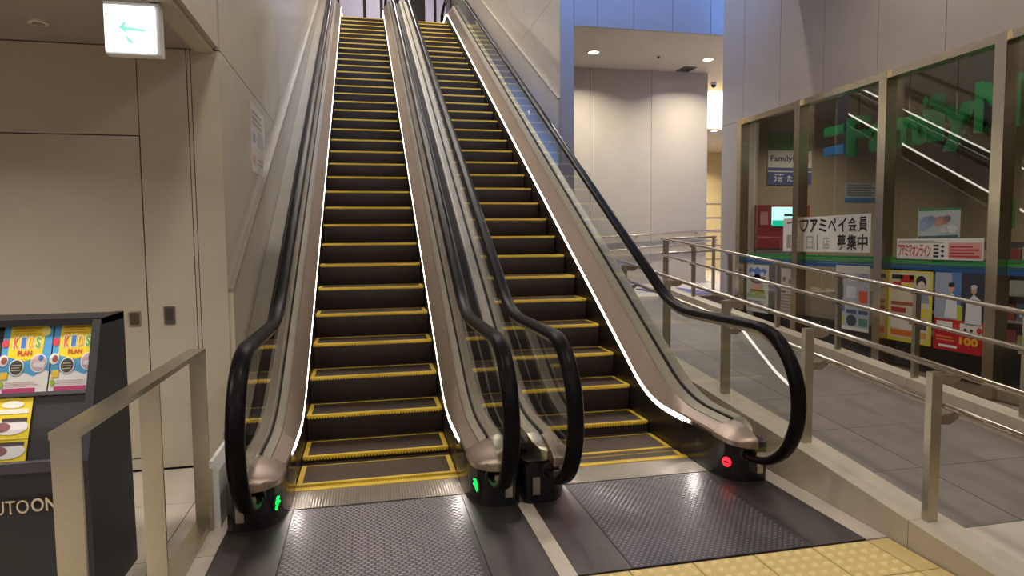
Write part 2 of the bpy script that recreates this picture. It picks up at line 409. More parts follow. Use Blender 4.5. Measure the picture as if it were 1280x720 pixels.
# unseen walls added behind the camera to keep blue sky light out
for nm, b in (('wall_rear', (-7, 2.0, -9.2, -9, 0, 5.5)), ('wall_rear_low', (2.0, 5.75, -9.2, -9, 0, 4.5)), ('wall_shop_end', (XS+.06, 10.2, -4.6, -4.5, 0, 3.75)), ('wall_far_left', (-7.2, -7, -9.2, YD+.3, 0, 5.5)), ('wall_shop_return', (XS, XS+.25, -9.2, -2.6, 0, 3.42)), ('wall_shop_return_high', (XS, XS+.25, -9.2, -4.5, 3.42, 5.5))):
    struct(box(nm, b, m_wall))

# ------------------------------------------------------------------ ramp beside the escalators
def zr(y): return .28+.1*y
ramp = MB().prism([(-2.8, 0), (4.8, zr(4.8)), (7.6, zr(4.8)), (7.6, -.02), (-2.8, -.02)], 0, 2.93, 4.42)
ramp = ramp.build('floor_ramp', m_joint); struct(ramp)
def ramp_tile(x0, x1, y0, y1, m, name='ramp_slab', g=.003, lift=.012):
    return MB().prism([(y0+g, zr(y0)+lift), (y1-g, zr(y1)+lift), (y1-g, zr(y1)-.02), (y0+g, zr(y0)-.02)], 0, x0+g, x1-g).build(name, m, ramp)
yr = [-1.85+.665*k for k in range(11)]
for i, (a, b) in enumerate(zip(yr, yr[1:])):
    b = min(b, 4.8)
    for x0, x1 in ((2.95, 3.38), (3.38, 4.4)): ramp_tile(x0, x1, a, b, m_ramp)
ramp_tile(2.95, 3.68, -2.35, -1.85, m_floor); ramp_tile(3.68, 4.4, -2.35, -1.85, m_floor)
for k in range(4):
    ramp_tile(2.95+.36*k, 2.95+.36*(k+1), -2.70, -2.35, m_tact, 'tactile_tile')
for x0, x1, y0, y1 in ((3.2, 4.4, 4.8, 7.55), (4.4, 5.6, 4.8, 7.55), (5.6, 7.0, 4.8, 7.55)):
    box('landing_slab', (x0+.003, x1-.003, y0+.003, y1-.003, .5, .772), m_floor, ramp)
box('landing_block', (4.42, 10.2, 4.75, 12.4, 0, .762), m_joint, ramp)
box('landing_slab', (7.0, 10.2, 4.8, 12.4, .5, .772), m_floor, ramp)
# kerbs
def kerb(name, x0, x1, cuts, zf):
    k = struct_empty(name, (x0, cuts[0], 0))
    for a, b in zip(cuts, cuts[1:]):
        MB().prism([(a+.002, zf(a)), (b-.002, zf(b)), (b-.002, -.02), (a+.002, -.02)], 0, x0, x1).build('kerb_stone', m_stone, k)
    return k
kerb('trim_1', 2.715, 2.945, [-2.42, -1.78, -.75, .3, 1.35, 2.4, 3.45, 4.8], lambda y: .325+.1*y if y < -1.0 else .345+.1*y)
kerb('trim_2', 4.40, 4.56, [-2.4, -1.2, 0, 1.2, 2.4, 3.6, 4.8], lambda y: .455+.1*y)
wk = box('floor_walkway', (4.56, 5.5, -4, 4.75, -.02, .16), m_joint); struct(wk)
for k in range(9): box('floor_tile', (4.563, 5.40, -2.8+.84*k+.003, -2.8+.84*(k+1)-.003, .12, .172), m_ramp, wk)
mat_ = box('blue_violet_sheet', (4.62, 5.44, 4.84, 6.2, .772, .79), mat('blue_violet_floor', (92, 88, 128), .9, noise=.1, nscale=60))  # thin blue-violet sheet laid over the landing slabs
tag(mat_, 'blue-violet patch of floor on the landing at the head of the ramp', 'mat')

# steel rails -------------------------------------------------------
near = thing('ramp_handrail', 'steel double handrail on square posts along the kerb nearest the escalator', 'handrail', (2.83, -1.8, .15))
def zt_n(y): return 1.105+.1*y
for i, y in enumerate((-1.8, -.8, .22, 1.3, 2.4, 3.5, 4.6)):
    zb = .32+.1*y
    box('post', (2.795, 2.86, y-.02, y+.02, zb, zt_n(y)+.015), m_steel, near)
    br = MB().prism([(2.855, zt_n(y)-.045), (2.93, zt_n(y)-.055), (2.985, zt_n(y)-.035), (2.985, zt_n(y)-.012), (2.855, zt_n(y)+.012)], 1, y-.008, y+.008)
    br.build('upper_bracket', m_rail, near)
    MB().prism([(2.855, zt_n(y)-.265), (2.93, zt_n(y)-.27), (2.985, zt_n(y)-.235), (2.985, zt_n(y)-.212), (2.855, zt_n(y)-.225)], 1, y-.008, y+.008).build('lower_bracket', m_rail, near)
for dz, nm in ((0, 'upper_rail'), (-.20, 'lower_rail')):
    MB().tube([(2.975, -2.6, zt_n(-2.6)+dz), (2.975, 4.7, zt_n(4.7)+dz)], .019, 12).build(nm, m_rail, near)
far = thing('ramp_handrail', 'steel double handrail on the far kerb in front of the shop windows', 'handrail', (4.47, 0, .4))
def zt_f(y): return 1.20+.098*y
for y in (-1.95, -.95, 0.0, .93, 1.9, 2.9, 3.85, 4.7):
    box('post', (4.45, 4.50, y-.018, y+.018, .45+.1*y, zt_f(y)+.0), m_steel, far)
    for dz in (0, -.26): MB().box(4.43, 4.46, y-.03, y+.03, zt_f(y)+dz-.035, zt_f(y)+dz-.012).build('bracket', m_rail, far)
for dz, nm in ((0, 'upper_rail'), (-.255, 'lower_rail')):
    MB().tube([(4.44, -2.6, zt_f(-2.6)+dz), (4.44, 4.78, zt_f(4.78)+dz)], .019, 12).build(nm, m_rail, far)
ret = thing('guard_rail', 'short steel guard rail crossing the landing from the ramp end to the shop corner', 'handrail', (4.9, 4.8, .77))
for dz, nm in ((0, 'upper_rail'), (-.22, 'lower_rail')):
    MB().tube([(4.44, 4.82, 1.66+dz), (5.38, 4.82, 1.69+dz)], .018, 12).build(nm, m_rail, ret)
for x in (4.5, 5.34): box('post', (x-.02, x+.02, 4.80, 4.84, .772, 1.67), m_steel, ret)
wlr = thing('wall_handrail', 'pair of thin steel handrails fixed to the pale wall behind the ramp', 'handrail', (5.5, 7.5, 1.5))
MB().tube([(3.7, 7.50, 1.685), (4.31, 7.5, 1.71), (7.0, 7.5, 1.84)], .02, 10).build('upper_rail', m_rail, wlr)
MB().tube([(3.7, 7.50, 1.37), (4.6, 7.5, 1.44), (6.95, 7.5, 1.64)], .02, 10).build('lower_rail', m_rail, wlr)
for x in (3.9, 5.2, 6.5):
    for z in (1.69+.048*(x-3.8), 1.38+.083*(x-3.8)): MB().box(x-.012, x+.012, 7.5, 7.565, z-.05, z-.01).build('bracket', m_rail, wlr)
crl = thing('balcony_railing', 'pale railing of thin bars glimpsed at the end of the lit corridor', 'railing', (8.2, 10.5, .77))
for z in (1.15, 1.5, 1.85, 2.2, 2.55): MB().tube([(7.2, 10.5, z), (9.4, 10.5, z)], .022, 8).build('bar', m_rail, crl)
for x in (7.3, 8.3, 9.3): box('post', (x-.03, x+.03, 10.48, 10.52, .772, 3.1), m_steel, crl)
box('glass_panel', (7.33, 9.27, 10.53, 10.54, .80, 3.0), m_glass, crl)

# ------------------------------------------------------------------ shop front
ws = box('wall_shop', (XS+.06, XS+.25, -4.5, 4.87, 3.42, 8.6), m_groove); struct(ws)
yj = [-4.4, -3.54, -2.67, -1.80, -.93, -.06, .81, 1.68, 2.55, 3.42, 4.29, 4.885]
for a, b in zip(yj, yj[1:]):
    box('wall_panel', (XS, XS+.07, a+.004, b-.004, 3.43, 6.2), m_wallgrey, ws)
    box('wall_panel', (XS, XS+.07, a+.004, b-.004, 6.208, 8.6), m_wallgrey, ws)
box('wall_panel', (XS, XS+.25, 4.33, 4.885, .16, 3.425), m_wallgrey, ws)
box('wall_end_panel', (XS+.005, 9.0, 4.872, 4.884, 0, 4.97), m_wallgrey, ws)
YM = [4.27, 2.93, 1.50, .165, -1.2, -2.6]
for n in range(5):
    y1, y0 = YM[n], YM[n+1]
    w = struct_empty('window_%d' % (n+1), (XS, (y0+y1)/2, .25))
    box('pane', (XS+.030, XS+.042, y0+.02, y1-.02, .28, 3.36), m_win, w)
    box('mullion', (XS-.08, XS+.06, y1-.055, y1+.055, .16, 3.424), m_mull, w)
    box('head_rail', (XS-.05, XS+.06, y0+.055, y1-.055, 3.35, 3.425), m_mull, w)
    box('sill_rail', (XS-.05, XS+.06, y0+.055, y1-.055, .16, .27), m_mull, w)
# shop interior shell
sh = box('wall_shop_back', (10.0, 10.2, -4.5, 4.87, 0, 3.7), m_storewall); struct(sh)
s2 = box('wall_shop_side', (XS+.25, 10.0, 4.84, 4.871, .16, 3.7), m_storewall); struct(s2)
s3 = box('ceiling_shop', (XS+.25, 10.0, -4.5, 4.84, 3.62, 3.75), mat('shop_ceiling', (140, 132, 120), .8, noise=.03)); struct(s3)
s4 = box('floor_shop', (XS+.05, 10.0, -4.5, 4.84, .05, .16), m_storefloor); struct(s4)
for x, y in ((6.9, 3.6), (6.9, 1.6), (6.9, -.6), (8.8, 2.4), (8.8, 0)): lamp((x, y, 3.60), 24, (1, .86, .66), .3)  # lamps added to lift the dim shop interior
for y in (3.4, 2.2, 1.0, -.2): lamp((5.95, y, 3.60), 4.0, (1, .9, .75), .2)  # added lamps that light the letter fronts from the window side
# big hanging letters
sg = thing('hanging_letter_sign', 'large green letters hung on rods inside the shop behind the glass', 'sign', (6.3, 2.0, 2.7))
def letter(ch, y0, y1, z0, z1, m):
    vs, fs = text_verts(ch, .025)
    X = [v.x for v in vs]; Y = [v.y for v in vs]
    mb = MB(); n = len(vs)
    P = [(6.3, y0+(v.x-min(X))/(max(X)-min(X))*(y1-y0), z0+(v.y-min(Y))/(max(Y)-min(Y))*(z1-z0)) for v in vs]
    mb.add(P+[(6.38, p[1], p[2]) for p in P], fs+[tuple(i+n for i in f[::-1]) for f in fs])
    return mb.build('letter', m, sg)
x_ = [('F', 3.10, 2.74, 2.74, 3.25), ('a', 2.70, 2.40, 2.74, 3.10), ('m', 2.34, 1.92, 2.74, 3.10), ('i', 1.87, 1.79, 2.74, 3.27), ('l', 1.72, 1.64, 2.74, 3.27),
      ('y', 1.60, 1.24, 2.60, 3.10), ('M', 1.20, .70, 2.74, 3.27), ('a', .64, .34, 2.74, 3.10), ('r', .28, .08, 2.74, 3.10), ('t', .04, -.18, 2.74, 3.22)]
for ch, a, b, z0, z1 in x_: letter(ch, a, b, z0, z1, m_green)
MB().box(6.3, 6.38, 3.15, 3.54, 3.07, 3.19).build('green_bar', m_green, sg)
MB().box(6.3, 6.38, 3.15, 3.54, 2.80, 2.92).build('blue_bar', m_blue, sg)
for y in (3.35, 2.92, 2.1, 1.45, .95, .2):
    MB().tube([(6.34, y, 2.9), (6.34, y, 3.62)], .008, 6).build('rod', m_rail, sg)
    MB().box(6.28, 6.40, y-.08, y+.08, 3.60, 3.62).build('ceiling_plate', m_white, sg)
# sign on the shop's end wall
s = Sheet('wall_sign', 'green white and blue sign board on the shop end wall', 'sign', (6.28, 4.838, 2.52), (.80, 0, 0), (0, 0, .83), (0, -1, 0), mat('sign_white', (212, 210, 206), .5, noise=.02), thick=.02)
s.rect(0, .66, 1, 1, mat('sign_green', (62, 132, 58), .5, noise=.03)); s.rect(0, 0, 1, .33, mat('sign_blue', (70, 84, 140), .5, noise=.03))
s.text('FamilyMart', .06, .42, .94, .56, ink((50, 70, 120)), bold=.02); s.rect(0, .245, 1, .265, ink((225, 225, 225)), 2, 'white_line')
s.text('酒', .14, .05, .36, .21, ink((235, 235, 235)), 3); s.text('たばこ', .44, .06, .86, .19, ink((235, 235, 235)), 3)
# ticket machine with glowing screen
tm_ = thing('kiosk_machine', 'dark red kiosk machine with a glowing turquoise screen inside the shop', 'machine', (6.2, 4.4, .16))
box('body', (5.76, 6.62, 4.30, 4.75, .16, 1.75), mat('kiosk_grey', (110, 104, 100), .5, noise=.05), tm_)
box('red_hood', (5.74, 6.66, 4.28, 4.78, 1.50, 2.16), mat('kiosk_red', (128, 32, 38), .5, noise=.05), tm_)
box('screen', (6.00, 6.42, 4.262, 4.28, 1.86, 2.13), mat('screen_cyan', (150, 240, 230), .4, emit=(185, 250, 245), estr=1.6), tm_)
box('screen_band', (6.00, 6.42, 4.256, 4.262, 1.84, 1.93), mat('screen_green', (0, 170, 140), .4, emit=(10, 190, 150), estr=.9), tm_)
box('screen_mark', (6.20, 6.36, 4.256, 4.262, 1.99, 2.03), mat('screen_dark', (60, 60, 60), .4), tm_)
box('notice_label', (5.80, 5.93, 4.27, 4.28, 1.86, 2.06), ink((170, 120, 120)), tm_)
s = Sheet('wall_notice', 'small grey and blue notice sheet on the shop end wall', 'notice', (7.74, 4.838, 2.24), (.63, 0, 0), (0, 0, .33), (0, -1, 0), ink((150, 158, 158)))
s.rect(0, 0, 1, .24, ink((60, 90, 140))); s.lines(.06, .34, .94, .94, 5, ink((95, 100, 104)))
s = Sheet('display_poster', 'landscape display poster with a green top edge standing on a shelf in the shop', 'poster', (7.42, 3.02, 1.62), (.70, 0, .02), (0, 0, .42), (0, -1, 0), ink((150, 160, 176)), thick=.012)
s.rect(0, .92, 1, 1, ink((40, 110, 70))); s.rect(0, 0, .95, .1, ink((40, 84, 92))); s.disc(.56, .60, .2, .14, ink((140, 104, 104)), 2); s.disc(.47, .52, .1, .12, ink((156, 118, 112)), 3); s.disc(.68, .66, .09, .1, ink((112, 84, 92)), 3)
s.disc(.2, .55, .17, .2, ink((108, 126, 164)), 2); s.disc(.12, .42, .1, .14, ink((122, 140, 176)), 3); s.disc(.3, .66, .09, .1, ink((92, 110, 150)), 3); s.disc(.8, .30, .13, .14, ink((178, 182, 192)), 2); s.disc(.6, .26, .1, .08, ink((166, 170, 184)), 2)
# shop shelving
def shelf(x, y0, y1, h, label, rows=4):
    t = thing('shop_shelf', label, 'shelf', (x, (y0+y1)/2, .16), 'shop gondola shelves')
    box('back_panel', (x+.19, x+.21, y0, y1, .16, h), mat('shelf_dark', (52, 50, 50), .5, noise=.05), t)
    for k in range(rows): box('shelf_board', (x, x+.19, y0, y1, .30+k*(h-.3)/rows, .325+k*(h-.3)/rows), mat('shelf_board', (140, 136, 130), .5, noise=.05), t)
    for yy in (y0, y1-.03): box('upright', (x+.15, x+.19, yy, yy+.03, .16, h), m_shadow, t)
    for k in range(rows):
        yy = y0+.06
        while yy < y1-.2:
            w = random.uniform(.10, .2); hh = random.uniform(.14, .24)
            z = .326+k*(h-.3)/rows
            c = random.choice([(120, 50, 46), (150, 140, 70), (70, 90, 120), (150, 150, 150), (60, 100, 60), (40, 40, 44)])
            box('goods_pack', (x+.02, x+.14, yy, yy+w, z, z+hh), ink(c), t); yy += w+.02
    return t
shelf(6.9, -1.6, -.2, 1.75, 'dark shop shelf with packs behind the rightmost visible window bay')
shelf(7.4, .3, 2.9, 1.58, 'long low shop shelf with packs behind the middle window bays')
gd = box('green_flag', (7.9, 8.1, 2.2, 2.22, 1.75, 2.12), ink((40, 110, 50))); tag(gd, 'small green flag sign on the shop shelf near the mullion', 'sign')
lc = thing('low_dark_filler', 'made-up dark counter behind the lower part of the shop windows', 'filler', (5.85, 1.0, .16))
box('body', (5.68, 5.98, -2.4, 4.2, .16, .60), m_shadow, lc); box('filler_top', (5.66, 6.0, -2.4, 4.2, .60, .625), mat('dark_filler_top', (48, 44, 42), .4, noise=.1), lc)  # made-up dark block behind the glass, darkening the lower windows
# vinyl stripes on the glass
def stripe(y0, y1, k):
    t = thing('window_stripe', ['green and blue vinyl stripes on the leftmost shop window', 'green and blue vinyl stripes on the shop window with black lettered banner', 'green and blue vinyl stripes on the shop window with red lettered banner', 'green and blue vinyl stripes on the rightmost shop window'][k], 'stripe', (XS+.026, (y0+y1)/2, 1.3), 'vinyl stripes on the shop windows')
    for z0, z1, c in ((1.405, 1.435, (20, 120, 60)), (1.375, 1.398, (30, 140, 60)), (1.345, 1.37, (24, 90, 110)), (1.295, 1.34, (28, 80, 140))):
        box('stripe_band', (XS+.024, XS+.029, y0, y1, z0, z1), ink(c), t)
for k in range(4): stripe(YM[k+1]+.06, YM[k]-.06, k)
# window papers: U runs towards -y so that they read from outside
def wp(name, label, cat, y_left, y_right, z0, z1, m, x=XS+.026, group=None):
    return Sheet(name, label, cat, (x, y_left, z0), (0, y_right-y_left, 0), (0, 0, z1-z0), (-1, 0, 0), m, group, thick=.002)
s = wp('window_banner', 'wide white paper banner with black lettering across the shop windows', 'banner', 3.30, 1.72, 1.475, 1.92, mat('banner_white', (214, 212, 208), .6, noise=.02), x=XS+.016)
for j, ch in enumerate('ファミペイ会員'): s.text(ch, .24+.107*j, .55, .33+.107*j, .93, ink((28, 28, 32)), bold=.02)
for j, ch in enumerate('募集中'): s.text(ch, .66+.108*j, .07, .76+.108*j, .48, ink((28, 28, 32)), bold=.02)
s.text('日', .31, .08, .39, .45, ink((150, 160, 158)), bold=0); s.text('店', .50, .08, .58, .45, ink((150, 160, 158)), bold=0); s.rect(.435, .05, .447, .5, ink((120, 120, 118)))
s.rect(.05, .1, .11, .5, ink((150, 146, 142))); s.rect(.05, .84, .11, .88, ink((60, 60, 60)))
s = wp('window_banner', 'white paper banner with red lettering in the third shop window', 'banner', 1.34, .33, 1.42, 1.63, mat('banner_white', (214, 212, 208), .6), x=XS+.016)
for j, ch in enumerate('ファミマオンライン'): s.text(ch, .02+.046*j, .12, .062+.046*j, .70, ink((190, 44, 48)), bold=.02)
s.rect(.63, .06, .985, .80, ink((206, 150, 146))); s.lines(.65, .14, .97, .72, 4, ink((186, 50, 56)), 3); s.lines(.03, .80, .6, .94, 2, ink((150, 146, 142)))
for j in range(4): s.rect(.46, .1+.17*j, .52, .2+.17*j, ink((40, 40, 42)))
for j in range(3): s.disc(.565, .18+.22*j, .018, .06, ink((40, 40, 42)))
# posters below the stripes
s = wp('window_poster', 'pale poster with a blue fan shape and green lower half in the leftmost window', 'poster', 4.17, 3.63, .58, 1.27, ink((186, 188, 178)))
s.poly([(.08, .88), (.2, .94), (.35, .90), (.5, .96), (.65, .90), (.8, .94), (.92, .88), (.8, .76), (.5, .72), (.2, .76)], ink((84, 114, 168))); s.disc(.28, .80, .1, .05, ink((176, 184, 196)), 3); s.disc(.72, .80, .1, .05, ink((176, 184, 196)), 3); s.disc(.5, .70, .35, .1, ink((84, 66, 84))); s.rect(.22, .45, .78, .60, ink((190, 150, 130)), 2)
s.rect(.15, .40, .85, .47, ink((150, 150, 60)), 2); s.rect(.0, .30, .9, .38, ink((140, 160, 110))); s.lines(.08, .08, .9, .26, 4, ink((120, 124, 118)))
s = wp('window_poster', 'narrow beige text poster beside the second mullion', 'poster', 3.38, 3.02, .59, 1.24, ink((176, 166, 158)))
s.lines(.1, .1, .9, .5, 6, ink((140, 130, 124))); s.disc(.3, .78, .1, .05, ink((110, 96, 92))); s.disc(.65, .74, .08, .05, ink((110, 96, 92))); s.rect(.1, .5, .4, .53, ink((70, 66, 70)))
s = wp('window_poster', 'grey poster with rows of small pictures and an orange box in the second window', 'poster', 2.27, 1.72, .56, 1.32, ink((164, 168, 178)))
s.rect(0, .89, 1, 1, ink((190, 190, 180))); s.rect(.06, .78, .25, .88, ink((170, 70, 72))); s.rect(.35, .76, .6, .88, ink((190, 186, 190))); s.rect(.72, .76, .95, .88, ink((130, 138, 152)))
s.rect(.1, .5, .24, .7, ink((60, 58, 74))); s.rect(.34, .50, .62, .68, ink((196, 198, 204))); s.rect(.70, .44, .95, .62, ink((206, 90, 66)))
s.rect(.05, .28, .3, .38, ink((96, 110, 150))); s.rect(.34, .26, .64, .32, ink((70, 80, 120))); s.rect(.7, .26, .96, .32, ink((70, 80, 120)))
s.rect(.02, .08, .28, .22, ink((170, 180, 80))); s.disc(.5, .15, .15, .09, ink((60, 70, 84))); s.rect(.7, .08, .96, .2, ink((90, 130, 120))); s.rect(0, 0, 1, .05, ink((206, 206, 196)))
s = wp('window_poster', 'yellow framed poster with bold red and black lettering in the third window', 'poster', 1.46, .88, .535, 1.31, ink((206, 190, 52)))
s.rect(.06, .05, .94, .96, ink((200, 192, 168)))
for u, v, w_, h_, c in ((.1, .86, .25, .06, (40, 36, 36)), (.3, .82, .3, .1, (176, 34, 36)), (.12, .72, .2, .1, (190, 40, 40)), (.34, .72, .26, .08, (216, 196, 50)), (.3, .70, .3, .02, (36, 34, 34)), (.52, .86, .14, .06, (210, 190, 50)),
                        (.1, .50, .5, .05, (150, 84, 60)), (.1, .40, .34, .07, (170, 50, 46)), (.1, .18, .5, .16, (216, 210, 196)), (.62, .36, .3, .12, (210, 192, 60)), (.1, .08, .5, .08, (206, 110, 40)), (.64, .2, .26, .08, (70, 70, 60)), (.64, .08, .26, .08, (196, 140, 50))):
    s.rect(u, v, u+w_, v+h_, ink(c), 2)
s.disc(.76, .84, .11, .08, ink((30, 28, 32)), 3); s.disc(.77, .79, .075, .06, ink((214, 190, 170)), 4); s.poly([(.6, .56), (.94, .56), (.9, .74), (.66, .74)], ink((132, 142, 156)), 3)
s = wp('window_poster', 'poster with two figures in white shirts above a red price panel', 'poster', .85, .31, .53, 1.30, ink((150, 160, 180)))
s.rect(0, 0, 1, .40, ink((178, 26, 34)), 1); s.rect(.55, .40, 1, 1, ink((52, 54, 70)), 1); s.rect(.36, .6, .55, 1, ink((84, 120, 176)), 1)
s.poly([(.22, .42), (.48, .42), (.46, .68), (.36, .74), (.26, .68)], ink((214, 214, 214)), 2); s.disc(.35, .80, .06, .055, ink((196, 156, 132)), 3); s.disc(.35, .84, .062, .03, ink((46, 36, 32)), 4)
s.poly([(.64, .36), (.96, .36), (.95, .66), (.8, .74), (.66, .64)], ink((206, 208, 216)), 2); s.disc(.8, .79, .055, .05, ink((186, 150, 130)), 3); s.disc(.8, .83, .06, .03, ink((190, 192, 198)), 4)
s.rect(.48, .40, .58, .58, ink((176, 186, 60)), 3); s.rect(.06, .26, .40, .37, ink((216, 212, 206)), 2); s.rect(.55, .24, .98, .37, ink((216, 212, 206)), 2); s.disc(.48, .31, .06, .04, ink((206, 60, 56)), 3)
s.disc(.66, .29, .03, .02, ink((30, 30, 30)), 3); s.disc(.78, .29, .03, .02, ink((30, 30, 30)), 3); s.disc(.93, .30, .05, .04, ink((190, 50, 50)), 3)
s.text('100', .55, .10, .92, .20, ink((226, 170, 40)), 3, .05); s.rect(.12, .04, .5, .07, ink((226, 220, 214)), 2); s.lines(.06, .12, .5, .2, 2, ink((214, 120, 50)), 2)

# ------------------------------------------------------------------ escalators
def zpath(zf, c, zt, R):
    yb, yt, T = (zf-c)/S30, (zt-c)/S30, R*math.tan(math.radians(15)); C30 = math.cos(math.radians(30))
    def z(y):
        if y <= yb-T: return zf
        if y < yb+T*C30: return zf+R-math.sqrt(max(0, R*R-(y-(yb-T))**2))
        if y < yt-T*C30: return S30*y+c
        if y < yt+T: return zt-R+math.sqrt(max(0, R*R-(y-(yt+T))**2))
        return zt
    return z
HALF = .552
z_nose = zpath(0, -.21, ZT, 1.0)
z_strip = zpath(.262, -.03, ZT+.265, 1.3)
z_glass = zpath(.35, .245, ZT+.35, 1.3)
z_mid = zpath(.385, .335, ZT+.385, 1.3)
z_outer = zpath(.40, .36, ZT+.40, 1.3)
z_hand = zpath(1.075, .875, ZT+1.075, 1.2)
YS = [-.55+.09*k for k in range(28)] + [2.2+1.0*k for k in range(10)] + [11.6+.14*k for k in range(29)]
def nose_points(anchor_y, pitch):
    ys = []; ds = .004; pts = []; y = -.7; acc = 0; last = None; a_anchor = None; tab = []
    while y < 15.6:
        z = z_nose(y)
        if last is not None: acc += math.hypot(y-last[0], z-last[1])
        tab.append((acc, y, z)); last = (y, z)
        if a_anchor is None and y >= anchor_y: a_anchor = acc
        y += ds
    start = a_anchor % pitch; out = []; i = 0; t = start
    while t < acc:
        while i < len(tab)-1 and tab[i][0] < t: i += 1
        out.append((tab[i][1], tab[i][2])); t += pitch
    return out
# shared step meshes
stp = MB(); stp.box(-HALF+.008, HALF-.008, .0, .455, -.03, 0)
step_me = stp.mesh('step', m_tread)
rs = MB()
rows = []
for k in range(7):
    a = k/6; rows.append([(-HALF+.01, .004+.055*a*a, -.022-.25*a), (HALF-.01, .004+.055*a*a, -.022-.25*a)])
rs.loft(rows); rs.smooth = True
riser_me = rs.mesh('riser', m_riser)
ye = MB(); ye.box(-HALF+.008, HALF-.008, -.003, .032, -.016, .003).box(-HALF+.008, -HALF+.042, .032, .385, -.01, .003).box(HALF-.042, HALF-.008, .032, .385, -.01, .003)
ye.box(-HALF+.042, HALF-.042, .380, .387, -.01, .003)
for k in range(46):
    x = -HALF+.02+k*(2*HALF-.04)/46; ye.box(x, x+.012, -.007, -.003, -.024, -.003)
border_me = ye.mesh('yellow_border', m_yellow)

